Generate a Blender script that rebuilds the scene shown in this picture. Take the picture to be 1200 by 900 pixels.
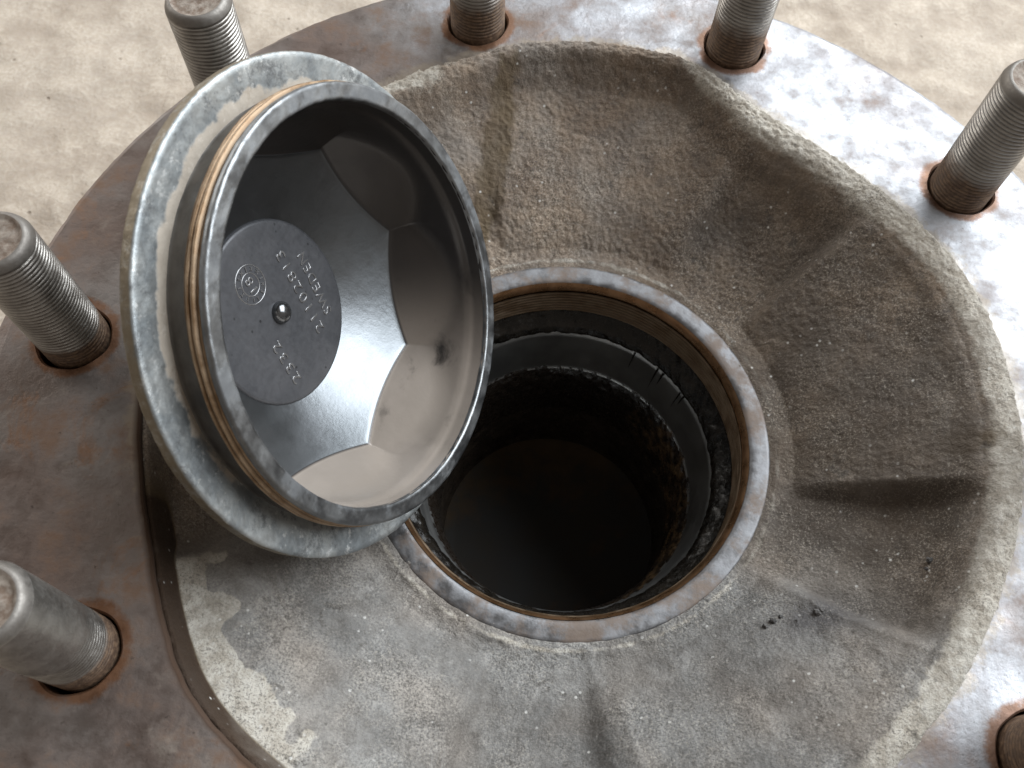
import bpy, math, random
import numpy as np
from mathutils import Matrix, Vector

for o in list(bpy.data.objects):
    bpy.data.objects.remove(o, do_unlink=True)
S = bpy.context.scene
COL = S.collection
MM = 0.001

# ------------------------------------------------------------------ camera
def rod(w):
    w = np.array(w, float); t = np.linalg.norm(w); k = w / t
    K = np.array([[0, -k[2], k[1]], [k[2], 0, -k[0]], [-k[1], k[0], 0]])
    return np.eye(3) + math.sin(t) * K + (1 - math.cos(t)) * K @ K
CAMP = np.array([-12.85, -133.885, 271.093])
CR = rod((-0.456, 0.002, 0.120)) @ np.diag([1., -1., -1.])
cam_d = bpy.data.cameras.new('camera')
cam_d.sensor_width = 36.0
cam_d.lens = 36.0 * 1080 / 1200
cam_d.clip_start = 0.01
cam_d.clip_end = 60.0
cam_d.dof.use_dof = True
cam_d.dof.focus_distance = 0.31
cam_d.dof.aperture_fstop = 22.0
cam = bpy.data.objects.new('camera', cam_d)
COL.objects.link(cam)
M = np.eye(4)
M[:3, 0] = CR[0]; M[:3, 1] = -CR[1]; M[:3, 2] = -CR[2]; M[:3, 3] = CAMP * MM
cam.matrix_world = Matrix(M.tolist())
S.camera = cam

# ------------------------------------------------------------------ world and lamps
W = bpy.data.worlds.new('World'); S.world = W; W.use_nodes = True
bg = W.node_tree.nodes['Background']
bg.inputs[0].default_value = (1.0, 0.88, 0.77, 1)
bg.inputs[1].default_value = 0.25

def area(name, loc, target, sx, sy, power, color):
    l = bpy.data.lights.new(name, 'AREA'); l.shape = 'RECTANGLE'
    l.size = sx; l.size_y = sy; l.energy = power; l.color = color
    o = bpy.data.objects.new(name, l); COL.objects.link(o)
    o.location = loc
    o.rotation_euler = (Vector(target) - Vector(loc)).to_track_quat('-Z', 'Y').to_euler()
    return o
# the open workshop door to the right of and behind the hub
az, el, dist = math.radians(41), math.radians(40), 2.4
area('door_daylight', (dist * math.cos(el) * math.cos(az), dist * math.cos(el) * math.sin(az), dist * math.sin(el)),
     (0, 0, 0), 3.3, 1.9, 160.0, (0.90, 0.955, 1.0))

# daylight from the open yard beyond the hub, low on the left
az2, el2 = math.radians(146), math.radians(20)
area('yard_daylight', (2.6 * math.cos(el2) * math.cos(az2), 2.6 * math.cos(el2) * math.sin(az2), 2.6 * math.sin(el2)),
     (0, 0, 0), 2.6, 0.9, 28.0, (1.0, 0.97, 0.92))

S.view_settings.view_transform = 'Standard'
S.view_settings.look = 'None'
S.view_settings.exposure = 0.10
S.view_settings.gamma = 1.0
S.view_settings.use_curve_mapping = False
S.render.engine = 'CYCLES'

# ------------------------------------------------------------------ noise and mesh helpers
_rng = np.random.RandomState(7)
_perm = _rng.permutation(512)
_g = _rng.uniform(0, 2 * np.pi, 512)
def perlin(x, y, seed=0):
    x = np.asarray(x, float) + seed * 17.31; y = np.asarray(y, float) - seed * 9.77
    xi = np.floor(x).astype(int); yi = np.floor(y).astype(int)
    xf = x - xi; yf = y - yi
    u = xf ** 3 * (xf * (xf * 6 - 15) + 10); v = yf ** 3 * (yf * (yf * 6 - 15) + 10)
    def gr(i, j, dx, dy):
        h = _g[_perm[(_perm[i & 511] + j) & 511]]
        return np.cos(h) * dx + np.sin(h) * dy
    a = gr(xi, yi, xf, yf); b = gr(xi + 1, yi, xf - 1, yf)
    c = gr(xi, yi + 1, xf, yf - 1); d = gr(xi + 1, yi + 1, xf - 1, yf - 1)
    return ((a * (1 - u) + b * u) * (1 - v) + (c * (1 - u) + d * u) * v) * 1.5
def fbm(x, y, oct=4, seed=0, gain=0.5):
    s = 0; a = 1.0
    for k in range(oct):
        s = s + a * perlin(x * 2 ** k, y * 2 ** k, seed + k * 3); a *= gain
    return s
def sstep(a, b, x):
    t = np.clip((np.asarray(x, float) - a) / (b - a), 0, 1)
    return t * t * (3 - 2 * t)

def link(name, me, mat, parent=None, smooth=True):
    if mat is not None:
        me.materials.clear(); me.materials.append(mat)
    if smooth:
        me.polygons.foreach_set('use_smooth', [True] * len(me.polygons))
    o = bpy.data.objects.new(name, me); COL.objects.link(o)
    if parent: o.parent = parent
    return o
def grid(name, P, mat, parent=None, wrap=True, smooth=True, attrs=None, cap_end=False, flip=False):
    """P: (nu, nv, 3) in millimetres; u wraps round, v runs along the profile."""
    nu, nv = P.shape[:2]
    idx = np.arange(nu * nv).reshape(nu, nv)
    a = idx if wrap else idx[:-1]
    b = np.roll(idx, -1, 0) if wrap else idx[1:]
    F = np.stack([a[:, :-1], b[:, :-1], b[:, 1:], a[:, 1:]], -1).reshape(-1, 4)
    if flip: F = F[:, ::-1]
    me = bpy.data.meshes.new(name)
    faces = F.tolist()
    if cap_end: faces.append(idx[:, -1].tolist() if not flip else idx[::-1, -1].tolist())
    me.from_pydata((P.reshape(-1, 3) * MM).tolist(), [], faces)
    if attrs:
        for k, v in attrs.items():
            at = me.attributes.new(k, 'FLOAT', 'POINT')
            at.data.foreach_set('value', np.ascontiguousarray(v, dtype=np.float32).reshape(-1))
    me.update()
    return link(name, me, mat, parent, smooth)
def lathe(prof, n=360, f=None, fine=None):
    """prof: list of (r, z); returns (n, len, 3). f(theta, r, z) may displace."""
    prof = np.array(prof, float)
    if fine:
        out = [prof[0]]
        for p0, p1 in zip(prof[:-1], prof[1:]):
            k = max(1, int(np.ceil(np.linalg.norm(p1 - p0) / fine)))
            for j in range(1, k + 1): out.append(p0 + (p1 - p0) * j / k)
        prof = np.array(out)
    th = np.linspace(0, 2 * np.pi, n, endpoint=False)[:, None]
    r = np.broadcast_to(prof[:, 0], (n, len(prof))).copy(); z = np.broadcast_to(prof[:, 1], (n, len(prof))).copy()
    if f: r, z = f(th, r, z)
    return np.stack([r * np.cos(th), r * np.sin(th), z], -1)

# ------------------------------------------------------------------ material helpers
class Nt:
    def __init__(s, name):
        s.m = bpy.data.materials.new(name); s.m.use_nodes = True
        s.t = s.m.node_tree; s.n = s.t.nodes; s.b = s.n['Principled BSDF']
        s.co = s.n.new('ShaderNodeTexCoord').outputs['Object']
    def _in(s, sock, v):
        if v is None: return
        if hasattr(v, 'is_linked'): s.t.links.new(v, sock)
        elif isinstance(v, (tuple, list)) and len(v) == 3 and sock.type == 'RGBA': sock.default_value = (*v, 1)
        else: sock.default_value = v
    def noise(s, scale, detail=6, rough=0.55, dist=0.0, vec=None, stretch=None):
        v = vec or s.co
        if stretch:
            mp = s.n.new('ShaderNodeMapping'); s.t.links.new(v, mp.inputs[0]); mp.inputs['Scale'].default_value = stretch; v = mp.outputs[0]
        x = s.n.new('ShaderNodeTexNoise'); s.t.links.new(v, x.inputs['Vector'])
        x.inputs['Scale'].default_value = scale; x.inputs['Detail'].default_value = detail
        x.inputs['Roughness'].default_value = rough; x.inputs['Distortion'].default_value = dist
        return x.outputs[0]
    def voro(s, scale, feature='F1', rnd=1.0):
        x = s.n.new('ShaderNodeTexVoronoi'); s.t.links.new(s.co, x.inputs['Vector']); x.feature = feature
        x.inputs['Scale'].default_value = scale; x.inputs['Randomness'].default_value = rnd
        return x.outputs['Distance']
    def ramp(s, fac, a, b, lo=0.0, hi=1.0):
        x = s.n.new('ShaderNodeMapRange'); x.interpolation_type = 'SMOOTHSTEP'
        s._in(x.inputs['Value'], fac); x.inputs['From Min'].default_value = a; x.inputs['From Max'].default_value = b
        x.inputs['To Min'].default_value = lo; x.inputs['To Max'].default_value = hi
        return x.outputs[0]
    def mix(s, fac, a, b):
        x = s.n.new('ShaderNodeMix'); x.data_type = 'RGBA'
        s._in(x.inputs[0], fac); s._in(x.inputs[6], a); s._in(x.inputs[7], b)
        return x.outputs[2]
    def math(s, op, a, b=None):
        x = s.n.new('ShaderNodeMath'); x.operation = op; s._in(x.inputs[0], a); s._in(x.inputs[1], b)
        return x.outputs[0]
    def attr(s, name):
        x = s.n.new('ShaderNodeAttribute'); x.attribute_name = name; return x.outputs['Fac']
    def sep(s):
        x = s.n.new('ShaderNodeSeparateXYZ'); s.t.links.new(s.co, x.inputs[0]); return x.outputs
    def bump(s, h, strength=0.5, dist=0.001, prev=None):
        x = s.n.new('ShaderNodeBump'); s._in(x.inputs['Height'], h)
        x.inputs['Strength'].default_value = strength; x.inputs['Distance'].default_value = dist
        if prev: s.t.links.new(prev, x.inputs['Normal'])
        return x.outputs[0]
    def out(s, color=None, rough=None, metal=None, normal=None, spec=None, coat=None, coat_rough=None):
        b = s.b
        for k, v in (('Base Color', color), ('Roughness', rough), ('Metallic', metal), ('Normal', normal),
                     ('Specular IOR Level', spec), ('Coat Weight', coat), ('Coat Roughness', coat_rough)):
            if v is not None: s._in(b.inputs[k], v)
        return s.m

def m_ground():
    t = Nt('sandy_concrete')
    big = t.noise(9, 4); mid = t.noise(55, 5, 0.55); fine = t.noise(420, 8, 0.7)
    pit = t.ramp(t.voro(95), 0.02, 0.16, 0, 1)
    pitm = t.ramp(t.noise(38, 3), 0.55, 0.66)
    c = t.mix(t.ramp(mid, 0.32, 0.7), (0.32, 0.27, 0.222), (0.53, 0.465, 0.39))
    c = t.mix(t.ramp(big, 0.35, 0.65, 0, 0.45), c, (0.47, 0.42, 0.36))
    c = t.mix(t.ramp(fine, 0.35, 0.68, 0.5, 0.0), c, (0.30, 0.235, 0.17))
    c = t.mix(t.math('MULTIPLY', t.math('SUBTRACT', 1.0, pit), t.math('MULTIPLY', pitm, 0.55)), c, (0.20, 0.15, 0.105))
    h = t.math('ADD', t.math('MULTIPLY', mid, 1.2), t.math('MULTIPLY', fine, 0.4))
    n = t.bump(h, 0.55, 0.004)
    n = t.bump(t.math('MULTIPLY', t.math('SUBTRACT', 1.0, pit), pitm), 0.6, -0.0025, n)
    return t.out(c, t.ramp(fine, 0.3, 0.7, 0.65, 0.95), 0.0, n, spec=0.35)

def m_flange():
    t = Nt('rust_brown_machined_steel')
    a = t.noise(16, 6, 0.6); b = t.noise(70, 8, 0.65); c3 = t.noise(420, 6, 0.7)
    c = t.mix(t.ramp(a, 0.36, 0.64), (0.135, 0.102, 0.088), (0.19, 0.172, 0.162))
    c = t.mix(t.ramp(b, 0.48, 0.70, 0, 0.75), c, (0.15, 0.085, 0.05))
    c = t.mix(t.ramp(t.noise(33, 7, 0.7, 0.6), 0.55, 0.68, 0, 0.7), c, (0.20, 0.098, 0.046))
    pale = t.ramp(t.noise(26, 9, 0.75), 0.56, 0.70, 0, 0.6)
    c = t.mix(pale, c, (0.27, 0.235, 0.20))
    c = t.mix(t.ramp(c3, 0.62, 0.72, 0, 0.7), c, (0.045, 0.033, 0.028))
    xyz = t.sep()
    side = t.math('ADD', t.math('ADD', t.math('MULTIPLY', xyz[0], 3.4), t.math('MULTIPLY', xyz[1], 1.6)), t.math('MULTIPLY', t.math('SUBTRACT', t.noise(22, 8, 0.7), 0.5), 2.2))
    glare = t.ramp(side, -0.05, 0.50, 0, 0.95)  # glare painted into the colour: steel lighter towards the door side
    c = t.mix(t.math('MULTIPLY', glare, t.ramp(b, 0.70, 0.50, 0.55, 1.0)), c, t.mix(t.ramp(t.noise(30, 8, 0.7), 0.38, 0.72), (0.34, 0.35, 0.37), (0.18, 0.168, 0.17)))
    c = t.mix(t.ramp(t.noise(520, 5, 0.75), 0.58, 0.68, 0, 0.45), c, (0.07, 0.056, 0.05))
    em = t.ramp(t.math('ADD', t.noise(95, 9, 0.75), t.math('MULTIPLY', t.attr('edge'), 0.35)), 0.62, 0.76, 0, 0.8)
    c = t.mix(t.math('MULTIPLY', em, 0.7), c, (0.24, 0.20, 0.15))
    hole = t.attr('hole')
    c = t.mix(t.ramp(t.math('ADD', t.math('MULTIPLY', hole, 0.62), t.math('MULTIPLY', t.noise(85, 8, 0.75), 1.25)), 0.92, 1.25, 0, 0.85), c, (0.15, 0.068, 0.030))
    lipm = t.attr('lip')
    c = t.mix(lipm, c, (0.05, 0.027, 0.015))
    r = t.math('ADD', t.ramp(b, 0.3, 0.7, 0.36, 0.60), t.math('MULTIPLY', lipm, 0.4))
    r = t.math('ADD', r, t.math('MULTIPLY', pale, 0.2))
    n = t.bump(t.math('ADD', b, t.math('MULTIPLY', c3, 0.5)), 0.38, 0.0008)
    n = t.bump(t.noise(150, 5, 0.6), 0.20, 0.0007, n)
    return t.out(c, r, t.math('MULTIPLY', t.ramp(b, 0.35, 0.65, 0.85, 0.45), t.math('SUBTRACT', 1.0, lipm)), n, spec=0.5)

def m_cast():
    t = Nt('grey_sand_cast_iron')
    a = t.noise(42, 7, 0.65); b = t.noise(190, 8, 0.7); g = t.noise(900, 4, 0.7)
    grey = t.mix(t.ramp(a, 0.33, 0.66), (0.175, 0.172, 0.166), (0.285, 0.278, 0.265))
    brown = t.mix(t.ramp(a, 0.33, 0.66), (0.17, 0.123, 0.088), (0.31, 0.24, 0.178))
    c = t.mix(t.attr('brown'), grey, brown)
    c = t.mix(t.ramp(b, 0.36, 0.60, 0.42, 0.0), c, (0.075, 0.064, 0.054))
    dust = t.attr('dust')
    dm = t.ramp(t.math('ADD', t.math('MULTIPLY', t.noise(75, 9, 0.75), 0.9), t.math('SUBTRACT', dust, 0.5)), 0.40, 0.58)
    c = t.mix(t.math('MULTIPLY', dm, 0.85), c, t.mix(t.ramp(b, 0.4, 0.62), (0.36, 0.325, 0.27), (0.56, 0.53, 0.47)))
    sc = t.math('MULTIPLY', t.ramp(t.noise(48, 9, 0.78, 0.5, stretch=(1.0, 0.55, 1.0)), 0.55, 0.68, 0, 0.6), t.math('SUBTRACT', 1.0, t.attr('brown')))
    c = t.mix(sc, c, (0.44, 0.43, 0.41))
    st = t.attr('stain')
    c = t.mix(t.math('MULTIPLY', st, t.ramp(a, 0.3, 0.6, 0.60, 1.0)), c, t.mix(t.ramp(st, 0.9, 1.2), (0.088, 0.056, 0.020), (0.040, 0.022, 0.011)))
    tone = t.noise(17, 5, 0.6)
    c = t.mix(t.ramp(tone, 0.54, 0.36, 0, 0.28), c, (0.07, 0.06, 0.052))
    c = t.mix(t.ramp(tone, 0.52, 0.68, 0, 0.30), c, (0.36, 0.33, 0.29))
    c = t.mix(t.attr('oil_shade'), c, (0.058, 0.043, 0.031))  # oil soak and painted shade in one tint
    wet = t.attr('wet')
    chip = t.math('MULTIPLY', t.ramp(t.noise(120, 4, 0.6), 0.63, 0.70), 0.55)
    c = t.mix(chip, c, (0.055, 0.047, 0.04))
    c = t.mix(t.math('MULTIPLY', wet, 0.75), c, (0.05, 0.046, 0.05))
    sp = t.ramp(t.voro(230), 0.16, 0.05)
    sp = t.math('MULTIPLY', sp, t.ramp(t.noise(60, 3), 0.48, 0.58))
    c = t.mix(t.math('MULTIPLY', sp, 0.8), c, (0.62, 0.61, 0.58))
    r = t.math('SUBTRACT', t.ramp(b, 0.3, 0.7, 0.62, 0.85), t.math('MULTIPLY', wet, 0.25))
    gr = t.noise(1300, 3, 0.75)
    gm = t.math('MULTIPLY', t.ramp(t.noise(34, 5, 0.65), 0.36, 0.66, 0.18, 0.85), t.math('SUBTRACT', 1.0, t.math('MINIMUM', st, 1.0)))
    c = t.mix(t.math('MULTIPLY', gm, t.ramp(gr, 0.50, 0.62, 0, 0.75)), c, (0.04, 0.035, 0.03))
    c = t.mix(t.math('MULTIPLY', gm, t.ramp(gr, 0.47, 0.36, 0, 0.55)), c, (0.46, 0.42, 0.36))
    n = t.bump(b, 0.8, 0.0014)
    n = t.bump(g, 0.8, 0.0007, n)
    return t.out(c, r, 0.15, n, spec=0.45)

def m_steel(name, c1, c2, rust, rough=(0.3, 0.5), metal=0.9, scale=120, bump=0.15, rmask=(0.5, 0.65), rcol=(0.13, 0.062, 0.03)):
    t = Nt(name)
    a = t.noise(scale, 7, 0.65); b = t.noise(scale * 5, 5, 0.6)
    c = t.mix(t.ramp(a, 0.35, 0.65), c1, c2)
    k = t.ramp(t.noise(scale * 0.45, 8, 0.7), rmask[0], rmask[1], 0, rust)
    c = t.mix(k, c, rcol)
    r = t.math('ADD', t.ramp(a, 0.3, 0.7, rough[0], rough[1]), t.math('MULTIPLY', k, 0.25))
    n = t.bump(t.math('ADD', a, t.math('MULTIPLY', b, 0.4)), bump, 0.0006)
    return t.out(c, r, t.math('SUBTRACT', metal, t.math('MULTIPLY', k, 0.5)), n)

def m_stud(name, rusty):
    t = Nt(name)
    z = t.sep()[2]
    a = t.noise(110, 7, 0.65); b = t.noise(700, 5, 0.65)
    c = t.mix(t.ramp(a, 0.35, 0.65), (0.30, 0.285, 0.265), (0.44, 0.425, 0.40))
    up = t.ramp(z, 0.002, 0.026 if rusty else 0.013, 1.0, 0.25 if rusty else 0.0)
    k = t.ramp(t.math('ADD', t.math('MULTIPLY', a, 0.8), t.math('SUBTRACT', up, 0.5)), 0.30, 0.65)
    c = t.mix(t.math('MULTIPLY', k, 0.92), c, t.mix(t.ramp(b, 0.4, 0.62), (0.085, 0.045, 0.024), (0.19, 0.115, 0.065)))
    endz = t.ramp(z, 0.0482, 0.0492)
    c = t.mix(t.math('MULTIPLY', endz, 0.75), c, (0.17, 0.155, 0.14))
    groove_dark = t.attr('groove')  # thread grooves coloured darker than the crests
    c = t.mix(t.math('MULTIPLY', groove_dark, 0.72), c, (0.05, 0.038, 0.028))
    r = t.math('ADD', t.ramp(b, 0.3, 0.7, 0.30, 0.46), t.math('ADD', t.math('MULTIPLY', k, 0.22), t.math('MULTIPLY', endz, 0.2)))
    n = t.bump(b, 0.28, 0.0004)
    return t.out(c, r, t.math('SUBTRACT', 0.92, t.math('MULTIPLY', k, 0.6)), n)

def m_tip():
    t = Nt('rusty_stud_end')
    a = t.noise(300, 8, 0.7)
    c = t.mix(t.ramp(a, 0.35, 0.65), (0.13, 0.09, 0.065), (0.27, 0.235, 0.20))
    return t.out(c, 0.7, 0.3, t.bump(a, 0.6, 0.0006))

def m_grease(name, col, bumpd=0.0012, rough=0.18):
    t = Nt(name)
    a = t.noise(160, 6, 0.6); b = t.noise(600, 5, 0.6)
    c = t.mix(t.ramp(a, 0.4, 0.65), col, tuple(x * 2.4 for x in col))
    n = t.bump(t.math('ADD', a, t.math('MULTIPLY', b, 0.3)), 0.7, bumpd)
    return t.out(c, t.ramp(b, 0.35, 0.65, rough, rough + 0.25), 0.0, n, spec=0.28)

def m_grease_brown():
    t = Nt('brown_grease_clumps')
    a = t.noise(210, 6, 0.6); b = t.noise(700, 5, 0.6)
    xyz = t.sep()
    k = t.ramp(t.math('ADD', t.math('MULTIPLY', xyz[0], 14.0), t.math('MULTIPLY', t.math('SUBTRACT', t.noise(60, 4), 0.5), 1.6)), 0.35, 0.75)
    c = t.mix(t.math('MULTIPLY', k, t.ramp(a, 0.40, 0.70)), (0.010, 0.007, 0.005), (0.10, 0.062, 0.030))
    return t.out(c, t.ramp(b, 0.35, 0.65, 0.2, 0.45), 0.0, t.bump(a, 0.6, 0.0010), spec=0.7)

def m_capin():
    """glossy dark inside of the cap with a beige residue film, thinner where fingers wiped it and where shade is painted in"""
    t = Nt('cap_inner_skin')
    film = t.attr('film')
    a = t.noise(38, 4, 0.55); b = t.noise(420, 6, 0.65)
    wipe = t.ramp(t.noise(62, 6, 0.6, 0.4), 0.54, 0.74, 0.0, 0.95)
    wipe = t.math('SUBTRACT', 1.0, t.math('MULTIPLY', wipe, t.attr('smudge')))
    fm = t.math('MULTIPLY', t.math('MULTIPLY', film, 0.72), wipe)
    c = t.mix(t.ramp(a, 0.35, 0.65), (0.15, 0.162, 0.172), (0.18, 0.192, 0.204))
    c = t.mix(t.attr('wall'), c, (0.022, 0.019, 0.018))
    c = t.mix(fm, c, t.mix(t.ramp(a, 0.35, 0.65), (0.36, 0.31, 0.265), (0.43, 0.37, 0.32)))
    r = t.math('ADD', t.ramp(t.noise(130, 5), 0.35, 0.65, 0.285, 0.325), t.math('MULTIPLY', fm, 0.08))
    n = t.bump(b, 0.16, 0.0004)
    return t.out(c, r, t.math('SUBTRACT', 0.95, t.math('MULTIPLY', t.attr('wall'), 0.72)), n, coat=t.math('MULTIPLY', t.attr('wall'), 0.3), coat_rough=0.14)

def m_disc():
    t = Nt('dull_grey_disc')
    a = t.noise(90, 5); b = t.noise(500, 5, 0.6)
    sp = t.math('MULTIPLY', t.ramp(t.voro(330), 0.22, 0.08), t.ramp(t.noise(120, 3), 0.54, 0.62))
    c = t.mix(t.ramp(a, 0.3, 0.7), (0.075, 0.077, 0.084), (0.095, 0.096, 0.103))
    c = t.mix(sp, c, (0.03, 0.03, 0.032))
    return t.out(c, t.ramp(b, 0.3, 0.7, 0.38, 0.5), 0.55, t.bump(b, 0.08, 0.0003))

def m_zinc():
    t = Nt('dusty_zinc_flange')
    a = t.noise(60, 7, 0.65); b = t.noise(330, 7, 0.7)
    c = t.mix(t.ramp(a, 0.35, 0.62), (0.24, 0.26, 0.27), (0.42, 0.435, 0.43))
    c = t.mix(t.ramp(t.noise(85, 9, 0.8), 0.50, 0.64, 0, 0.8), c, (0.13, 0.135, 0.14))
    c = t.mix(t.ramp(t.noise(260, 6, 0.75), 0.56, 0.66, 0, 0.8), c, (0.62, 0.63, 0.62))
    d = t.attr('dust')
    dm = t.ramp(t.math('ADD', t.math('MULTIPLY', t.noise(120, 7, 0.7), 0.8), t.math('SUBTRACT', d, 0.5)), 0.35, 0.55)
    c = t.mix(t.math('MULTIPLY', dm, 0.62), c, (0.42, 0.335, 0.245))
    g = t.attr('grime')
    c = t.mix(t.math('MULTIPLY', g, t.ramp(b, 0.3, 0.55, 0.5, 1)), c, (0.20, 0.17, 0.125))
    r = t.math('ADD', t.ramp(b, 0.3, 0.7, 0.38, 0.6), t.math('MULTIPLY', dm, 0.25))
    n = t.bump(t.math('ADD', a, b), 0.3, 0.0007)
    return t.out(c, r, t.math('SUBTRACT', 0.75, t.math('MULTIPLY', dm, 0.7)), n)

def m_thread_brown(name, k):
    t = Nt(name)
    a = t.noise(150, 7, 0.65)
    c = t.mix(t.ramp(a, 0.35, 0.65), tuple(k * x for x in (0.22, 0.135, 0.07)), tuple(k * x for x in (0.40, 0.29, 0.19)))
    g = t.attr('groove')
    c = t.mix(t.math('MULTIPLY', g, 0.9), c, (0.04, 0.024, 0.012))
    return t.out(c, t.ramp(a, 0.3, 0.7, 0.32, 0.55), 0.5, t.bump(a, 0.2, 0.0005))

MAT = dict(
    ground=m_ground(), flange=m_flange(), cast=m_cast(),
    ring=m_steel('machined_bore_ring', (0.10, 0.098, 0.10), (0.20, 0.202, 0.21), 0.7, (0.34, 0.58), 0.75, 150, 0.3, (0.44, 0.62), (0.15, 0.105, 0.075)),
    chamfer=m_steel('oil_browned_steel', (0.16, 0.085, 0.04), (0.26, 0.15, 0.08), 0.3, (0.22, 0.36), 0.8, 120, 0.12),
    race=m_steel('satin_bearing_steel', (0.33, 0.33, 0.325), (0.40, 0.40, 0.39), 0.2, (0.34, 0.42), 0.95, 60, 0.05, (0.56, 0.68), (0.03, 0.026, 0.022)),
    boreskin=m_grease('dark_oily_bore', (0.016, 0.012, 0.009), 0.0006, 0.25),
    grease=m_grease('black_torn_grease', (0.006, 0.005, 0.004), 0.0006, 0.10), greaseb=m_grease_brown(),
    oil_shade=m_steel('oily_brown_plate', (0.004, 0.003, 0.002), (0.012, 0.008, 0.004), 0.9, (0.75, 0.85), 0.0, 30, 0.1, (0.48, 0.66), (0.05, 0.03, 0.013)),
    under=m_steel('grimy_undercut_steel', (0.085, 0.08, 0.075), (0.14, 0.132, 0.122), 0.5, (0.35, 0.5), 0.6, 80, 0.15, (0.5, 0.65), (0.10, 0.07, 0.045)),
    borethread=m_thread_brown('oily_brown_thread', 0.45),
    stud=m_stud('steel_stud', False), studr=m_stud('rust_tinged_stud', True), tip=m_tip(),
    capin=m_capin(), disc=m_disc(), zinc=m_zinc(),
    caprim=m_steel('worn_steel_rim', (0.15, 0.156, 0.162), (0.27, 0.278, 0.283), 0.75, (0.30, 0.46), 0.95, 95, 0.2, (0.5, 0.62), (0.13, 0.135, 0.14)),
    capthread=m_thread_brown('rust_film_thread', 1.0), pip=m_steel('dark_pip', (0.14, 0.145, 0.15), (0.19, 0.195, 0.2), 0.0, (0.16, 0.2), 0.9, 60, 0.02),
    letter=m_steel('raised_letter_steel', (0.26, 0.26, 0.265), (0.34, 0.34, 0.345), 0.0, (0.22, 0.3), 0.8, 60, 0.05),
    crumb=m_grease('dark_crumb', (0.05, 0.047, 0.045), 0.001, 0.4),
)

# ------------------------------------------------------------------ ground
GZ = -176.0
def build_ground():
    # one sheet: fine round the hub, coarse towards its far edge
    ax = np.concatenate([[-4000, -2500, -1500, -900], np.linspace(-600, 600, 261), [900, 1500, 2500, 4000]])
    X, Y = np.meshgrid(ax, ax, indexing='ij')
    Z = GZ + 2.2 * fbm(X / 90, Y / 90, 4, 3) + 1.1 * fbm(X / 22, Y / 22, 3, 9)
    Z -= 3.0 * sstep(0.55, 0.95, perlin(X / 26, Y / 26, 31))
    near = (np.hypot(X, Y) < 230)
    Z = np.where(near, np.minimum(Z, GZ - 0.5), Z)
    o = grid('ground', np.stack([X, Y, Z], -1), MAT['ground'], wrap=False, flip=False)
    o['kind'] = 'structure'
build_ground()

# ------------------------------------------------------------------ wheel hub
def empty(name, loc=(0, 0, 0)):
    o = bpy.data.objects.new(name, None); COL.objects.link(o); o.location = loc
    o.empty_display_size = 0.02
    return o
hub = empty('wheel_hub')
hub['label'] = 'rusty truck wheel hub lying face up with studs and an open greasy centre bore'
hub['category'] = 'wheel hub'

PHI = 1.900                      # azimuth of the stud at the top of the picture
PC = 167.5
ANG = [PHI - math.radians(36) * i for i in range(10)]
RE_T = np.array([0, 4, 12, 20, 27, 34, 41, 47, 54, 60, 66, 72, 77, 84, 92, 98, 105, 109, 112, 119, 125, 150, 175, 190, 200, 209, 220, 226, 232, 237, 260, 290, 315, 325, 335, 345, 354, 360.])
RE_V = np.array([143, 143.6, 144.3, 144.8, 144.8, 142.5, 140.8, 139, 138.6, 138.9, 141, 146.4, 152.3, 153.4, 153.6, 153.7, 152.3, 150.0, 148.2, 147.1, 146.7, 144, 142, 140.7, 139.4, 140, 144.4, 147.1, 147.3, 146.7, 145, 143, 140.8, 140.1, 140.1, 141, 142.3, 143])
def r_edge(th):
    d = np.degrees(th) % 360
    acc = 0
    for k in (-3, -1.5, 0, 1.5, 3):
        acc = acc + np.interp((d + k) % 360, RE_T, RE_V)
    return acc / 5

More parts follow.
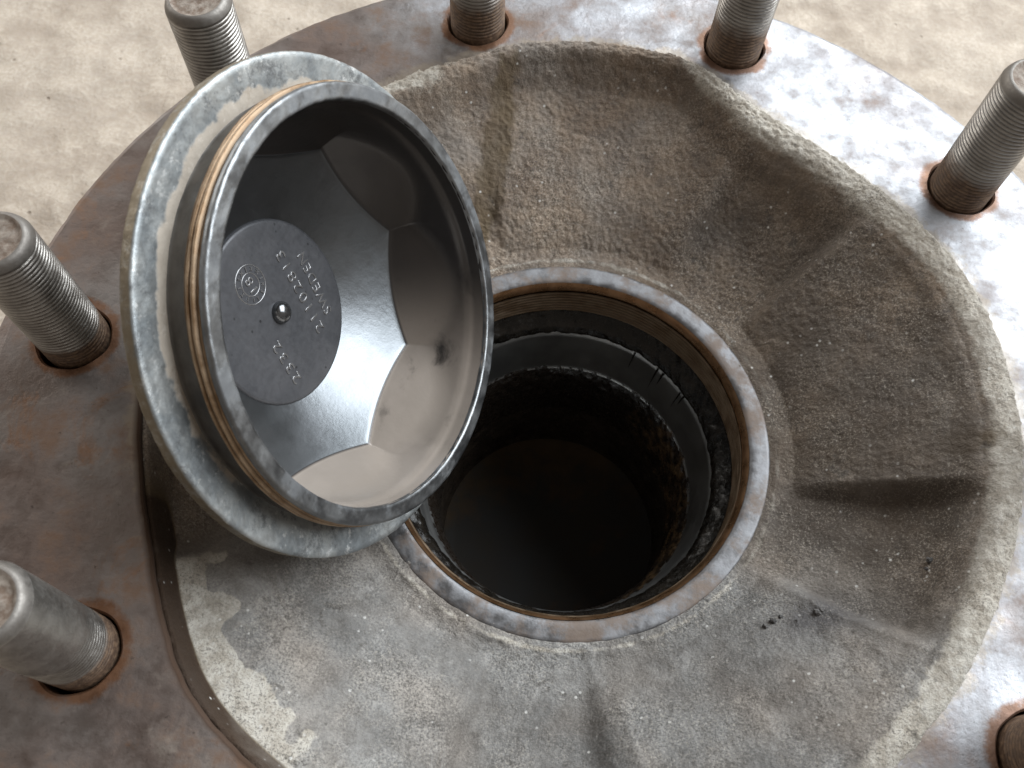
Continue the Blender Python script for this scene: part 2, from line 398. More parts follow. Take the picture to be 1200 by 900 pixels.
RO = 191.5
def build_flange():
    n = 900
    th = np.linspace(0, 2 * np.pi, n, endpoint=False)[:, None]
    re = r_edge(th) + 0.3 * fbm(np.cos(th) * 14, np.sin(th) * 14, 3, 5)
    prof = [(0.0, -17.0, 0), (0.0, -0.8, 0), (0.25, -0.3, 0), (0.8, 0.0, 0)]
    R = []; Z = []
    for d, z, _ in prof:
        R.append(re + d); Z.append(np.full_like(re, z))
    for w in np.linspace(0.04, 1, 36):
        R.append((re + 0.8) * (1 - w) + (RO - 2.0) * w); Z.append(np.zeros_like(re))
    ro = RO + np.interp(np.degrees(th) % 360, [0, 170, 195, 240, 265, 360], [0, 0, 5.5, 5.5, 0, 0]) + 0.35 * fbm(np.cos(th) * 20, np.sin(th) * 20, 3, 8)
    for d, z in ((-0.6, -0.5), (0, -2.0), (0, -17.0)):
        R.append(ro + d); Z.append(np.full_like(re, z))
    R.append(re); Z.append(np.full_like(re, -17.0))       # close underneath
    R = np.concatenate(R, 1); Z = np.concatenate(Z, 1)
    P = np.stack([R * np.cos(th), R * np.sin(th), Z], -1)[:, :-1]
    # closed ring: the last profile row joins the first
    nu, nv = P.shape[:2]
    idx = np.arange(nu * nv).reshape(nu, nv); b = np.roll(idx, -1, 0)
    j1 = np.roll(idx, -1, 1); b1 = np.roll(b, -1, 1)
    F = np.stack([idx, j1, b1, b], -1).reshape(-1, 4)
    me = bpy.data.meshes.new('flange'); me.from_pydata((P.reshape(-1, 3) * MM).tolist(), [], F.tolist()); me.update()
    tmp = bpy.data.objects.new('tmp_flange', me); COL.objects.link(tmp)
    # ten bolt holes, each with a chamfered mouth
    vs = []; fs = []
    for i, a in enumerate(ANG):
        cx, cy = (PC + 0.3) * math.cos(a), (PC + 0.3) * math.sin(a)
        base = len(vs); ns = 56
        rows = [(11.9, -25.0), (11.9, -0.7), (12.8, 0.3), (12.8, 4.0)]
        for r, z in rows:
            for k in range(ns):
                t = 2 * math.pi * k / ns
                rr = r + 0.25 * math.sin(3 * t + i) + 0.15 * math.sin(7 * t + 2 * i)
                vs.append(((cx + rr * math.cos(t)) * MM, (cy + rr * math.sin(t)) * MM, z * MM))
        for q in range(len(rows) - 1):
            for k in range(ns):
                k2 = (k + 1) % ns
                fs.append((base + q * ns + k, base + q * ns + k2, base + (q + 1) * ns + k2, base + (q + 1) * ns + k))
        fs.append(tuple(base + k for k in reversed(range(ns))))
        fs.append(tuple(base + (len(rows) - 1) * ns + k for k in range(ns)))
    cm = bpy.data.meshes.new('cut'); cm.from_pydata(vs, [], fs); cm.update()
    cut = bpy.data.objects.new('tmp_cut', cm); COL.objects.link(cut)
    md = tmp.modifiers.new('b', 'BOOLEAN'); md.operation = 'DIFFERENCE'; md.object = cut; md.solver = 'EXACT'
    dg = bpy.context.evaluated_depsgraph_get(); dg.update()
    res = bpy.data.meshes.new_from_object(tmp.evaluated_get(dg))
    bpy.data.objects.remove(tmp, do_unlink=True); bpy.data.objects.remove(cut, do_unlink=True)
    res.name = 'flange'
    return res
fme = build_flange()
def hole_attr(me):
    co = np.empty(len(me.vertices) * 3); me.vertices.foreach_get('co', co); co = co.reshape(-1, 3) / MM
    d = np.full(len(co), 99.0)
    for a in ANG:
        d = np.minimum(d, np.hypot(co[:, 0] - PC * math.cos(a), co[:, 1] - PC * math.sin(a)))
    ed = np.hypot(co[:, 0], co[:, 1]) - r_edge(np.arctan2(co[:, 1], co[:, 0]))
    at = me.attributes.new('edge', 'FLOAT', 'POINT')
    at.data.foreach_set('value', (sstep(9, 0, ed) * np.interp(np.degrees(np.arctan2(co[:, 1], co[:, 0])) % 360, [0, 125, 150, 170, 190, 205, 215, 300, 320, 360], [.8, .8, .3, .5, .9, .5, 0, 0, .6, .8])).astype(np.float32))
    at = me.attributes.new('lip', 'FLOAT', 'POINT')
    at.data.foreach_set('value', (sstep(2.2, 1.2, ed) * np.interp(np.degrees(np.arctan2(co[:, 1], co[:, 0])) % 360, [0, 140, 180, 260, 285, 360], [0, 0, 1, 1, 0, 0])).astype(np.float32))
    at = me.attributes.new('hole', 'FLOAT', 'POINT')
    at.data.foreach_set('value', sstep(18.5, 13.0, d).astype(np.float32))
hole_attr(fme)
flange = link('flange', fme, MAT['flange'], hub, smooth=False)

def build_drum():
    # the drum wall that carries the flange down to the ground
    prof = [(RO - 1.5, -16.0), (RO - 1.0, -40), (RO - 2.0, -60), (RO + 6, -66), (RO + 8, -70), (RO + 8, -140), (RO + 5, GZ + 0.5), (RO - 18, GZ + 0.5), (RO - 18, -60), (RO - 30, -30), (RO - 32, -18)]
    grid('drum_wall', lathe(prof, 240), MAT['flange'], hub, flip=True)
build_drum()

# ------- the dished casting between flange and bore ring
LOBE0 = 65.0                                     # lobes run from LOBE0 + 72 k over 48 degrees
def build_casting():
    n = 1440
    rows = 190
    th = np.linspace(0, 2 * np.pi, n, endpoint=False)[:, None]
    deg = np.degrees(th)
    gap = np.interp(deg % 360, [0, 120, 150, 200, 250, 270, 360], [0, 0, .6, 1, 1, 0, 0])
    re = r_edge(th) + 0.5 - 0.9 * gap
    s = np.linspace(0, 1, rows)[None, :]
    # more rows at the wall
    s = np.where(s < 0.8, s / 0.8 * 0.90, 0.90 + (s - 0.8) / 0.2 * 0.10)
    r0 = 71.6
    R = r0 + (re + 2.2 - r0) * s
    X = R * np.cos(th); Y = R * np.sin(th)
    # lobe mask, with sides that wander a little
    wob = 0.7 * fbm(X / 38, Y / 38, 2, 21)
    spread = np.interp(deg, [0, 262, 270, 294, 302, 360], [2.0, 2.0, 4.2, 4.2, 2.0, 2.0])
    u = (deg + wob - LOBE0) % 72.0
    rise_in = np.where(u > 60, sstep(72 - spread, 72 + spread, u), sstep(-spread, spread, u))
    m = rise_in * sstep(48 + spread, 48 - spread, u)
    m = np.where(u > 60, sstep(72 - spread, 72 + spread, u), m)
    lipw = np.interp(deg % 360, [0, 35, 45, 66, 77, 105, 117, 130, 150, 200, 250, 270, 315, 345, 360], [4.5, 4.5, 5, 5, 2, 2, 4, 4, 2, 0.3, 0.3, 2, 4, 4.5, 4.5])
    lipw = lipw * (1 + 0.12 * perlin(np.cos(th) * 9, np.sin(th) * 9, 33)) + 0 * R
    q = (R - 83) / (re - lipw - 3 - 83)
    qc = np.clip(q, 0, 1.25)
    zo = np.interp(deg % 360, [0, 55, 65, 113, 125, 195, 207, 262, 275, 360], [-2.5, -2.5, -10, -10, -10, -9, -10, -10, -2.5, -2.5])
    zl = -40.6 + (zo + 40.6) * np.minimum(qc, 1.05) ** 0.92
    zvo = np.interp(deg % 360, [0, 36, 42, 64, 70, 110, 116, 136, 142, 195, 207, 262, 275, 360], [-11, -11, -9, -9, -11, -11, -11, -11, -12, -13, -15, -15, -11, -11])
    zv = -41.0 + (zvo + 41.0) * qc ** 1.35 - np.interp(deg % 360, [0, 38, 44, 62, 68, 100, 116, 136, 150, 360], [2.2, 2.0, 3.6, 3.6, 1.5, 1.5, -6.0, -6.0, 1.5, 2.2]) * np.exp(-((qc - 0.55) / 0.3) ** 2)
    near = sstep(80, 100, R)
    ridge = np.exp(-((u - 48) / 1.7) ** 2) + np.exp(-((np.where(u > 60, u - 72, u)) / 1.7) ** 2)
    Z = zv + (zl - zv) * m + 0.9 * ridge * near * (1 - sstep(98, 106, deg % 360) * sstep(150, 142, deg % 360))
    # crown of each lobe
    lu = np.clip(u / 48, 0, 1)
    Z += 0.5 * m * near * np.sin(np.pi * lu)
    # wall up to the flange, rounded at foot and lip
    dist = re - R
    lip = 0.35 - 2.4 * gap
    ww = np.interp(deg % 360, [0, 60, 76, 106, 118, 150, 198, 206, 250, 265, 320, 360], [13, 13, 11, 11, 13, 9, 5, 3.0, 3.0, 7, 12, 13]) * (1 + 0.2 * perlin(np.cos(th) * 4, np.sin(th) * 4, 3))
    k = sstep(ww, 0.4, dist - lipw)
    crest = lip - 2.2 * np.clip(dist / (lipw + 3), 0, 1.3) ** 2 + 0.16 * fbm(X / 7, Y / 7, 3, 4)
    Z = Z * (1 - k) + crest * k
    Z = np.where(dist < 0, np.minimum(Z, 0.45 - 2.4 * gap + dist * 0.55 + 0.16 * fbm(X / 5, Y / 5, 3, 44)), Z)
    # raised dirty bead round the bore ring
    bead = np.exp(-((R - 76.8 - 0.5 * perlin(X / 11, Y / 11, 6)) / 2.1) ** 2)
    Z = np.where(R < 86, Z * sstep(76, 85, R) + (-41.2) * (1 - sstep(76, 85, R)), Z)
    Z += bead * (0.55 + 0.7 * fbm(X / 7, Y / 7, 4, 14))
    Z = np.where(R < 75.0, Z * sstep(72.5, 75.0, R) + (-41.35 + 0.75 * fbm(X / 6, Y / 6, 4, 71)) * (1 - sstep(72.5, 75.0, R)) - 1.2 * sstep(73.2, 71.6, R), Z)
    # rough sand cast skin
    rough = 0.85 + 0.5 * perlin(X / 60, Y / 60, 2)
    Z += rough * (0.28 * fbm(X / 24, Y / 24, 2, 11) + 0.26 * fbm(X / 6.0, Y / 6.0, 3, 12) + (0.24 - 0.11 * sstep(195, 215, deg % 360) * sstep(345, 325, deg % 360) + 0.24 * sstep(20, 45, deg % 360) * sstep(135, 110, deg % 360)) * fbm(X / 1.9, Y / 1.9, 2, 13)) * sstep(75, 80, R)
    # wet pit on the grey lobe at the lower right
    def blob(cx, cy, sx, sy, rot):
        dx, dy = X - cx, Y - cy; c_, s_ = math.cos(rot), math.sin(rot)
        return np.exp(-(((dx * c_ + dy * s_) / sx) ** 2 + ((-dx * s_ + dy * c_) / sy) ** 2))
    pit = blob(85.5, -59, 12, 6, 0.3)
    Z -= 1.6 * pit
    # ---- dirt that has its own shape, plus some painted shade
    az = deg % 360
    rimd = sstep(13, -3, dist - lipw)
    az_d = np.interp(az, [0, 30, 75, 80, 108, 118, 150, 190, 205, 215, 240, 262, 300, 330, 345, 360], [.75, .8, .85, .30, .25, .6, .4, .3, .2, .95, .95, .55, .6, .75, .85, .75])
    dust = 1.1 * rimd * az_d
    dust = np.maximum(dust, 0.55 * bead)
    low = np.interp(az, [0, 20, 200, 215, 262, 275, 318, 335, 360], [0, 0, 0, .40, .36, .22, .28, .12, 0])
    dust = np.maximum(dust, low)
    outer_left = sstep(207, 214, az) * sstep(246, 236, az) * sstep(19, 11, dist - 7 * fbm(X / 12, Y / 12, 3, 40))
    dust = np.maximum(dust, 0.98 * outer_left)
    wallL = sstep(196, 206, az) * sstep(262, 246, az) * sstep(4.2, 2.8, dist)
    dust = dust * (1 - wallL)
    brown = np.interp(az, [0, 40, 120, 150, 200, 215, 300, 320, 345, 360], [.85, .95, .9, .7, .8, .12, .05, .12, .65, .85]) * np.ones_like(R)
    brown = np.clip(brown + 0.35 * fbm(X / 30, Y / 30, 3, 50), 0, 1)
    # oil runs, then an oil soak deepened with painted shade
    ss = sstep(0.0, 0.34, blob(-41, 112, 6.0, 34, -0.05) + 0.22 * fbm(X / 8, Y / 8, 3, 61) - 0.22)
    s2 = sstep(0.0, 0.6, blob(131, 0, 14, 6, 0.1) + 0.2 * fbm(X / 8, Y / 8, 3, 62) - 0.3)
    oil_shade = np.interp(az, [0, 36, 42, 62, 75, 100, 322, 334, 346, 360], [.76, .62, .42, .38, .05, 0, 0, .45, .80, .78]) * sstep(1, 9, dist - lipw)  # oil soak, with shade painted into the right-hand lobes and valleys
    oil_shade = np.clip(oil_shade + 0.45 * oil_shade * fbm(X / 17, Y / 17, 4, 88), 0, 0.8)
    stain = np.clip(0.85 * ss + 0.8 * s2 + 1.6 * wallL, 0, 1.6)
    wet = np.clip(1.2 * pit + 0.25 * fbm(X / 6, Y / 6, 3, 66) * pit, 0, 1)
    P = np.stack([X, Y, Z], -1)
    return grid('casting', P, MAT['cast'], hub, attrs=dict(dust=dust, brown=brown, stain=stain, wet=wet, oil_shade=oil_shade))
casting = build_casting()

# ------- bore
def rr_noise(amp, sc, seed):
    def f(th, r, z):
        return r + amp * fbm(np.cos(th) * sc + z / 7, np.sin(th) * sc - z / 5, 3, seed), z + amp * 0.6 * fbm(np.cos(th) * sc, np.sin(th) * sc + r / 4, 3, seed + 5)
    return f
grid('bore_ring', lathe([(74.6, -43.0), (74.4, -41.3), (73.8, -40.9), (72.9, -40.85), (70, -40.8), (68.2, -40.85), (67.2, -41.2), (66.7, -41.7)], 720,
                        lambda th, r, z: (r, z + 0.06 * fbm(np.cos(th) * 12 + r / 8, np.sin(th) * 12, 3, 70))), MAT['ring'], hub, flip=True)
grid('bore_chamfer', lathe([(66.75, -41.25), (66.2, -41.9), (65.3, -43.2), (65.0, -44.5)], 480), MAT['chamfer'], hub, flip=True)
def helix(r_out, depth, pitch, z0, z1, n, per, inside=False, lead=0, rnd=0.0):
    th = np.linspace(0, 2 * np.pi, n, endpoint=False)[:, None]
    m = int(abs(z1 - z0) / pitch * per)
    z = np.linspace(z0, z1, m)[None, :] + 0 * th
    ph = (z / pitch + th / (2 * np.pi)) % 1.0
    tri = np.abs(ph * 2 - 1)                     # 0 at the groove
    g = np.clip((0.62 - tri) / 0.62, 0, 1)
    r = r_out + (depth if inside else -depth) * g
    if rnd: r = r + rnd * fbm(np.cos(th) * 9 + z / 3, np.sin(th) * 9, 3, 77)
    return np.stack([r * np.cos(th), r * np.sin(th), z], -1), g
P, g = helix(64.4, 0.9, 2.0, -44.4, -58.5, 360, 8, True, rnd=0.12)
grid('bore_thread', P, MAT['borethread'], hub, attrs=dict(groove=g), flip=True)
grid('grease_ring', lathe([(65.4, -57.5), (64.6, -59.5), (63.0, -61.2), (61.2, -62.6), (59.6, -64.0), (58.4, -66.5), (58.6, -69)], 720, rr_noise(0.4, 12, 80), fine=0.7), MAT['grease'], hub, flip=True)
grid('bearing_race', lathe([(58.9, -66.0), (58.4, -67.3), (57.9, -67.9), (54.4, -90.0), (53.8, -90.8)], 480, fine=1.5), MAT['race'], hub, flip=True)
grid('shoulder_grease', lathe([(54.8, -89.4), (53.9, -90.6), (52.6, -93.5), (51.4, -98), (50.6, -106), (50.3, -116), (50.4, -126)], 720, rr_noise(0.4, 14, 90), fine=0.8), MAT['greaseb'], hub, flip=True)
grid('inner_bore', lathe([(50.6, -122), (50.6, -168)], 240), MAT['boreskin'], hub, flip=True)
grid('inner_plate', lathe([(51, -164), (48, -166.5), (20, -168.5), (0.4, -169)], 160, fine=4), MAT['oil_shade'], hub, flip=True, cap_end=True)
# short streaks of grease that run down the race
for k, (a, ln) in enumerate(((64, 11), (52.5, 15), (49.5, 9), (39, 13), (36.8, 8))):
    a = math.radians(a); n_ = 8
    t = np.linspace(0, 1, 14)[None, :]; uu = np.linspace(-1, 1, n_)[:, None]
    w = (0.35 + 0.1 * (k % 3)) * (1 - t ** 1.5) + 0.08
    zz = -66.8 - ln * t + 0 * uu
    rad = 57.9 + (zz + 67.9) * (3.5 / 22.1) - 0.35 * np.sqrt(np.clip(1 - uu ** 2, 0, 1)) * (1 - 0.5 * t) + 0.12
    aa = a + uu * w / 55 + 0.01 * t
    grid('grease_run', np.stack([rad * np.cos(aa), rad * np.sin(aa), zz], -1), MAT['grease'], hub, wrap=False)

# ------- studs
def stud_mesh(worn, seed, mat):
    """threaded barrel from z=-18 to 51 with a bevelled end"""
    n = 72
    top = 48.6
    P1, g1 = helix(11.0, 0.80 if not worn else 0.5, 1.5, -18, top, n, 7, False, rnd=0.05)
    z = P1[..., 2]
    th = np.linspace(0, 2 * np.pi, n, endpoint=False)[:, None]
    if worn:
        keep = sstep(22, 14, z + 3 * perlin(np.cos(th) * 2, np.sin(th) * 2 + z / 9, seed)) * sstep(0.0, 3, z)
    else:
        keep = sstep(-0.5, 2.5, z) * (0.82 + 0.35 * fbm(np.cos(th) * 2.2 + z / 14, np.sin(th) * 2.2, 2, seed))
    keep = np.clip(keep, 0, 1.1)
    rr = np.hypot(P1[..., 0], P1[..., 1]); rr = 10.9 + (rr - 11.0) * keep
    P1 = np.stack([rr * np.cos(th), rr * np.sin(th), z], -1)
    prof = [(10.85, 48.7), (10.7, 49.3), (10.2, 50.4), (9.6, 51.2), (9.0, 51.6), (8.4, 51.65)]
    P2 = lathe(prof, n)
    P = np.concatenate([P1, P2], 1)
    g = np.concatenate([np.clip(g1 * keep, 0, 1), np.zeros((n, len(prof)))], 1)
    o = grid('stud', P, mat, None, attrs=dict(groove=g))
    e = lathe([(8.45, 51.66), (7.9, 51.4), (7.2, 50.9), (4, 50.8), (1.5, 50.75), (0.2, 50.8)], n, lambda t_, r, z_: (r, z_ + 0.25 * fbm(r * np.cos(t_) / 2.5 + seed, r * np.sin(t_) / 2.5, 3, seed) * (r < 8)), fine=0.8)
    e = grid('end_face', e, MAT['tip'], o, cap_end=True)
    return o, e
protos = {}
for key, worn, mat in (('clean', False, MAT['stud']), ('worn', True, MAT['stud']), ('rusty', False, MAT['studr'])):
    protos[key] = stud_mesh(worn, len(protos) + 3, mat)
kinds = ['rusty', 'rusty', 'rusty', 'rusty', 'rusty', 'clean', 'clean', 'worn', 'clean', 'clean']
used = set()
rs = random.Random(5)
for i, a in enumerate(ANG):
    o, e = protos[kinds[i]]
    if kinds[i] in used:
        o = o.copy(); COL.objects.link(o)
        e = e.copy(); COL.objects.link(e); e.parent = o
    used.add(kinds[i])
    o.parent = hub
    o.location = (PC * math.cos(a) * MM, PC * math.sin(a) * MM, 0)
    o.rotation_euler = (rs.uniform(-.012, .012), rs.uniform(-.012, .012), rs.uniform(0, 6.28))
    o.location.z = rs.uniform(-1.0, 1.0) * MM
    o.scale = (1, 1, 1.085)

# dark crumbs of dirt on the casting
def crumb(x, y, z, s, seed):
    nu, nv = 22, 14
    th = np.linspace(0, 2 * np.pi, nu, endpoint=False)[:, None]; ph = np.linspace(0.03, np.pi - 0.03, nv)[None, :]
    X = np.sin(ph) * np.cos(th); Y = np.sin(ph) * np.sin(th); Z = np.cos(ph) + 0 * th
    k = 1 + 0.5 * fbm(X * 1.7 + seed, Y * 1.7 + Z, 3, seed)
    P = np.stack([x + X * k * s, y + Y * k * s * 0.7, z + Z * k * s * 0.6], -1)
    grid('dirt_crumb', P, MAT['crumb'], hub)
def cast_z(x, y):
    me = casting.data
    return None
_cv = np.empty(len(casting.data.vertices) * 3); casting.data.vertices.foreach_get('co', _cv); _cv = _cv.reshape(-1, 3) / MM
def cz(x, y):
    return _cv[((_cv[:, 0] - x) ** 2 + (_cv[:, 1] - y) ** 2).argmin(), 2]
def unproj(px, py, z):
    d = np.array([(px - 600) / 1080, (py - 450) / 1080, 1.]) @ CR
    return CAMP + d * (z - CAMP[2]) / d[2]
for k, (px, py, s) in enumerate(((897, 734, 1.1), (906, 728, 1.3), (915, 723, 0.9), (958, 718, 1.5), (963, 715, 1.0), (1087, 658, 1.2), (1085, 667, .8), (934, 727, .6))):
    z = -30
    for _ in range(5):
        w = unproj(px, py, z); z = cz(w[0], w[1])
    crumb(w[0], w[1], z + 0.2 * s, s, k + 2)

# ------------------------------------------------------------------ hub cap leaning in the dish
SC = 66.15 / 64.0
cn = np.array([.865, -.123, .487]); cn /= np.linalg.norm(cn)
cc = CAMP + SC * (np.array([-62.154, 1.124, 36.485]) - CAMP)
cup = np.array([0, 0, 1.]) - cn[2] * cn; cup /= np.linalg.norm(cup)
csd = np.cross(cup, cn)
cap = empty('hub_cap')
Mc = np.eye(4); Mc[:3, 0] = csd; Mc[:3, 1] = cup; Mc[:3, 2] = cn; Mc[:3, 3] = cc * MM
cap.matrix_world = Matrix(Mc.tolist()) @ Matrix.Scale(SC, 4)
cap['label'] = 'unscrewed round metal hub cap with threaded edge, leaning open over the bore'
cap['category'] = 'hub cap'

# in the cap's own frame z points out of the opening and depth d is -z
OCT0 = math.radians(24.0)          # one octagon corner, measured from y towards x
def oct_fac(th):
    """1/cos of the angle to the nearest flat; th is the usual atan2(y, x)"""
    al = np.pi / 2 - th - OCT0
    k = (al % (np.pi / 4)) - np.pi / 8
    return 1 / np.cos(k)
def smin(a, b, k):
    h = np.clip(0.5 + 0.5 * (b - a) / k, 0, 1)
    return b + (a - b) * h - k * h * (1 - h)
def build_cup():
    n = 720
    th = np.linspace(0, 2 * np.pi, n, endpoint=False)[:, None]
    of = oct_fac(th)
    S1 = 0.50; F1 = 10.0 / 23.5
    # wall a(d) = 49 + S1 (31 - d), r = a * of ; floor d = 40.6 - (r - 29.5) F1
    c0 = 49 + S1 * 31
    rend = of * (c0 - S1 * (40.6 + 29.5 * F1)) / (1 - of * S1 * F1)
    dend = 40.6 - (rend - 29.5) * F1
    tt = np.concatenate([np.linspace(0, 1, 80) ** 1.0])[None, :]
    d = 0.7 + (dend - 0.7) * tt
    rc = 59.0 - 0.9 * sstep(6.2, 7.0, d) + 0.5 * np.exp(-((d - 7.6) / 0.45) ** 2) - 0.02 * d
    ro = (c0 - S1 * d) * of
    r = smin(rc, ro, 2.0)
    tf = np.linspace(0, 1, 46)[None, 1:]
    rf = rend + (29.0 - rend) * tf
    df = 40.6 - (rf - 29.5) * F1
    # small fillet at the foot of the wall
    R = np.concatenate([r, rf], 1); D = np.concatenate([d, df], 1)
    for _ in range(7):
        R[:, 1:-1] = R[:, 1:-1] * .5 + .25 * (R[:, :-2] + R[:, 2:]); D[:, 1:-1] = D[:, 1:-1] * .5 + .25 * (D[:, :-2] + D[:, 2:])
    film = np.concatenate([sstep(0, 1, (dend - d) / 0.8) * (0.03 + 0.97 * sstep(0.42, -0.30, 0.8 * np.cos(th) + 0.4 * np.sin(th))), np.zeros_like(rf)], 1)  # residue film, thinned on one side to paint the shade there
    X = R * np.cos(th); Y = R * np.sin(th)
    P = np.stack([X, Y, -D], -1)
    return grid('inner_cup', P, MAT['capin'], cap, attrs=dict(smudge=1.0 * sstep(-0.45, 0.05, np.cos(th)) + 0 * R, film=film, wall=np.concatenate([np.ones_like(r), np.zeros_like(rf)], 1)), flip=True)
build_cup()
disc = grid('centre_disc', lathe([(29.6, -40.9), (29.3, -40.4), (28.9, -40.05), (28.2, -39.95), (20, -39.95), (0.3, -39.95)], 240, fine=3), MAT['disc'], cap, flip=True, cap_end=True)
grid('centre_pip', lathe([(3.7, -40.1), (3.65, -39.4), (3.3, -38.4), (2.5, -37.6), (1.4, -37.15), (0.15, -37.0)], 48), MAT['pip'], disc, flip=True, cap_end=True)
# rim, thread, undercut, flange, octagon back
grid('rim', lathe([(58.9, -1.6), (59.0, -0.7), (59.15, -0.25), (59.6, 0), (63.3, 0), (63.8, -0.25), (64.05, -0.8), (64.1, -2.0), (63.4, -2.8)], 480,
     lambda th, r, z: (r + 0.08 * fbm(np.cos(th) * 16, np.sin(th) * 16, 3, 101), z + 0.07 * fbm(np.cos(th) * 20, np.sin(th) * 20 + r / 3, 3, 102)), fine=0.5), MAT['caprim'], cap)
P, g = helix(64.8, 1.1, 1.7, -7.4, -2.3, 480, 12, False, rnd=0.12)
th_ = np.linspace(0, 2 * np.pi, 480, endpoint=False)[:, None]
rad = np.hypot(P[..., 0], P[..., 1]); fade = sstep(-2.2, -3.4, P[..., 2]) * sstep(-7.5, -6.7, P[..., 2]); rad = 63.3 + (rad - 63.3) * fade
P = np.stack([rad * np.cos(th_), rad * np.sin(th_), P[..., 2]], -1)
grid('thread', P, MAT['capthread'], cap, attrs=dict(groove=g * 0.8), flip=False)
grid('undercut', lathe([(63.7, -7.0), (62.8, -7.6), (62.6, -9.5), (62.6, -14.0), (62.8, -14.8), (63.4, -15.2)], 360), MAT['under'], cap)
def build_cap_flange():
    prof = [(62.7, -15.0), (65.0, -14.5), (69.0, -13.7), (73.0, -13.05), (73.9, -13.15), (74.35, -13.5), (74.5, -14.1), (74.5, -17.0), (73.8, -18.0), (70, -18.4), (61, -18.6)]
    P = lathe(prof, 720, lambda th, r, z: (r + 0.12 * fbm(np.cos(th) * 26, np.sin(th) * 26 + z / 5, 3, 111) * sstep(68, 74, r), z + 0.07 * fbm(np.cos(th) * 9 + r / 9, np.sin(th) * 9, 3, 112)), fine=0.6)
    R = np.hypot(P[..., 0], P[..., 1]); Z = P[..., 2]
    top = sstep(-20, 60, P[..., 1])
    dust = np.clip(sstep(67.5 + 3 * top, 64.0, R + 1.5 * fbm(P[..., 0] / 9, P[..., 1] / 9, 3, 120)) * (0.30 + 0.40 * top) + 0.10 * top, 0, 1)
    grime = np.clip(sstep(-13.4, -13.9, Z) * sstep(72, 73.5, R), 0, 1)
    return grid('flange', P, MAT['zinc'], cap, attrs=dict(dust=dust, grime=grime))
build_cap_flange()
def build_cap_back():
    n = 480
    th = np.linspace(0, 2 * np.pi, n, endpoint=False)[:, None]
    of = oct_fac(th)
    R = []; D = []
    for d in np.linspace(18.2, 40, 20):
        R.append(smin(61.5 - 0.02 * d + 0 * of, (55.0 + 0.14 * (31 - d)) * of, 0.8)); D.append(d + 0 * of)
    r_l = R[-1]
    for w, dd in ((0.985, 40.9), (0.96, 41.6), (0.92, 42.0), (0.6, 43.4), (0.3, 43.8), (0.01, 43.9)):
        R.append(r_l * w); D.append(dd + 0 * of)
    R = np.concatenate(R, 1); D = np.concatenate(D, 1)
    P = np.stack([R * np.cos(th), R * np.sin(th), -D], -1)
    grid('octagon_back', P, MAT['zinc'], cap, cap_end=True, attrs=dict(dust=0 * R + 0.3, grime=0 * R + 0.5))
build_cap_back()

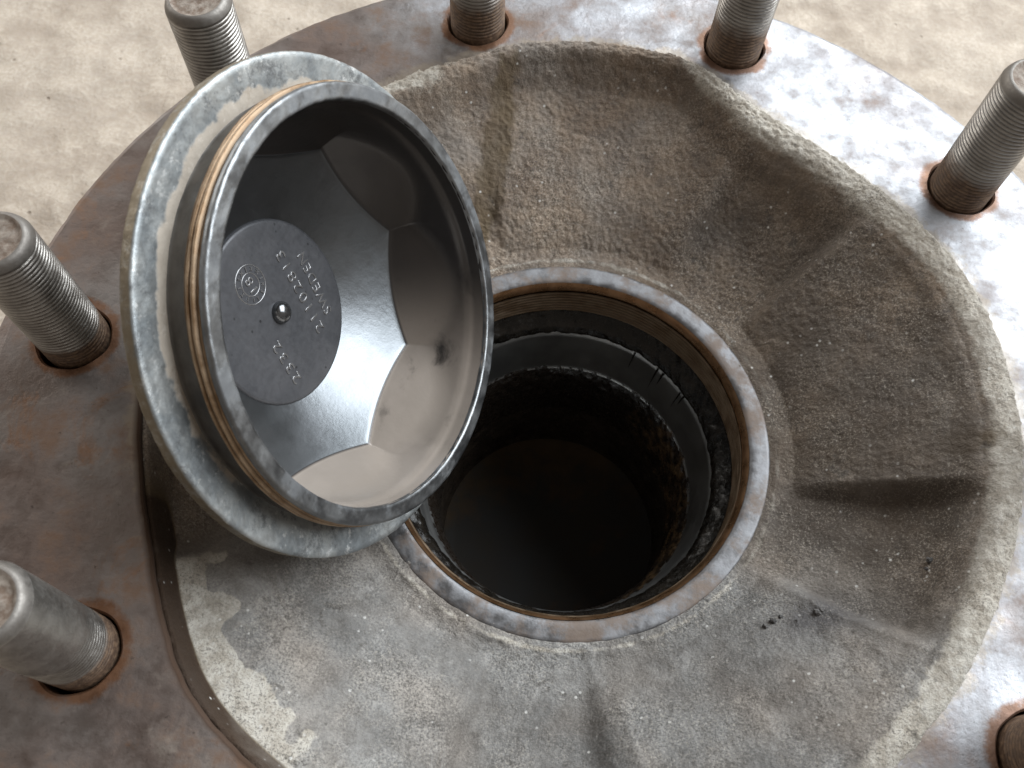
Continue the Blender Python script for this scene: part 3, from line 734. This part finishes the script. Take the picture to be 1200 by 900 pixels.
# raised lettering
def lettering(txt, size_len, height, cx, cy, ang, spacing=1.15):
    cu = bpy.data.curves.new('lettering', 'FONT'); cu.body = txt; cu.size = 1.0
    cu.align_x = 'CENTER'; cu.align_y = 'CENTER'; cu.space_character = spacing
    cu.offset = -0.012; cu.resolution_u = 3
    to = bpy.data.objects.new('tmp_text', cu); COL.objects.link(to)
    dg = bpy.context.evaluated_depsgraph_get(); dg.update()
    ev = to.evaluated_get(dg)
    flat = np.array([v.co[:] for v in ev.data.vertices]) if hasattr(ev.data, 'vertices') else None
    me0 = bpy.data.meshes.new_from_object(ev)
    co = np.array([v.co[:] for v in me0.vertices]); w, h = np.ptp(co[:, 0]), np.ptp(co[:, 1])
    bpy.data.meshes.remove(me0)
    cu.extrude = 0.05; cu.bevel_depth = 0.02; cu.bevel_resolution = 1
    dg.update(); ev = to.evaluated_get(dg)
    me = bpy.data.meshes.new_from_object(ev); bpy.data.objects.remove(to, do_unlink=True)
    me.name = 'lettering'
    co = np.array([v.co[:] for v in me.vertices])
    co[:, 0] -= (co[:, 0].max() + co[:, 0].min()) / 2; co[:, 1] -= (co[:, 1].max() + co[:, 1].min()) / 2
    co[:, 0] *= size_len / w; co[:, 1] *= height / h; co[:, 2] *= 4.0
    c_, s_ = math.cos(ang), math.sin(ang)
    out = np.stack([cx + co[:, 0] * c_ - co[:, 1] * s_, cy + co[:, 0] * s_ + co[:, 1] * c_, co[:, 2] - 39.93], 1) * MM
    me.vertices.foreach_set('co', out.reshape(-1)); me.update()
    return link('lettering', me, MAT['letter'], disc, smooth=False)
lettering('SWEDEN', 22.5, 3.6, 16.8, -8.1, math.radians(66))
lettering('21102813', 30.5, 3.8, 10.5, -4.2, math.radians(69))
lettering('2332', 15.5, 3.6, -12.5, -10.2, math.radians(71), 1.25)
lettering('18', 4.2, 3.2, 0.4, 14.6, math.radians(69))
def torus(r, t, cx, cy):
    u = np.linspace(0, 2 * np.pi, 72, endpoint=False)[:, None]; v = np.linspace(0, 2 * np.pi, 9)[None, :]
    R = r + t * np.cos(v)
    return np.stack([cx + R * np.cos(u), cy + R * np.sin(u), -39.95 + t * 0.9 * np.sin(v) + 0 * u], -1)
grid('stamp_ring', torus(6.1, 0.22, 0.4, 14.6), MAT['letter'], disc)
grid('stamp_ring', torus(3.55, 0.2, 0.4, 14.6), MAT['letter'], disc)
rs = random.Random(11)
strokes = []
for k in range(13):                                   # worn, unreadable marks between the two rings
    a = 2 * math.pi * k / 13 + rs.uniform(-.08, .08)
    strokes.append((a, rs.choice([0, 0, 0.5, -0.5, 0.9]), rs.uniform(1.0, 1.7)))
vs = []; fs = []
for a, tilt, ln in strokes:
    cx, cy = 0.4 + 4.85 * math.cos(a), 14.6 + 4.85 * math.sin(a)
    for sgn in ((1,) if abs(tilt) < 0.1 else (1, -1)):
        d = a + tilt * sgn; ux, uy = math.cos(d), math.sin(d); px_, py_ = -uy, ux
        b = len(vs)
        for zz, kx in ((-40.0, 1.0), (-39.62, 0.5)):
            for e1, e2 in ((-1, -1), (1, -1), (1, 1), (-1, 1)):
                vs.append(((cx + ux * ln / 2 * e1 + px_ * 0.22 * e2 * kx) * MM, (cy + uy * ln / 2 * e1 + py_ * 0.22 * e2 * kx) * MM, zz * MM))
        fs += [(b + 4, b + 5, b + 6, b + 7)] + [(b + q, b + (q + 1) % 4, b + 4 + (q + 1) % 4, b + 4 + q) for q in range(4)]
me = bpy.data.meshes.new('stamp_marks'); me.from_pydata(vs, [], fs); me.update()
link('stamp_marks', me, MAT['letter'], disc, smooth=False)
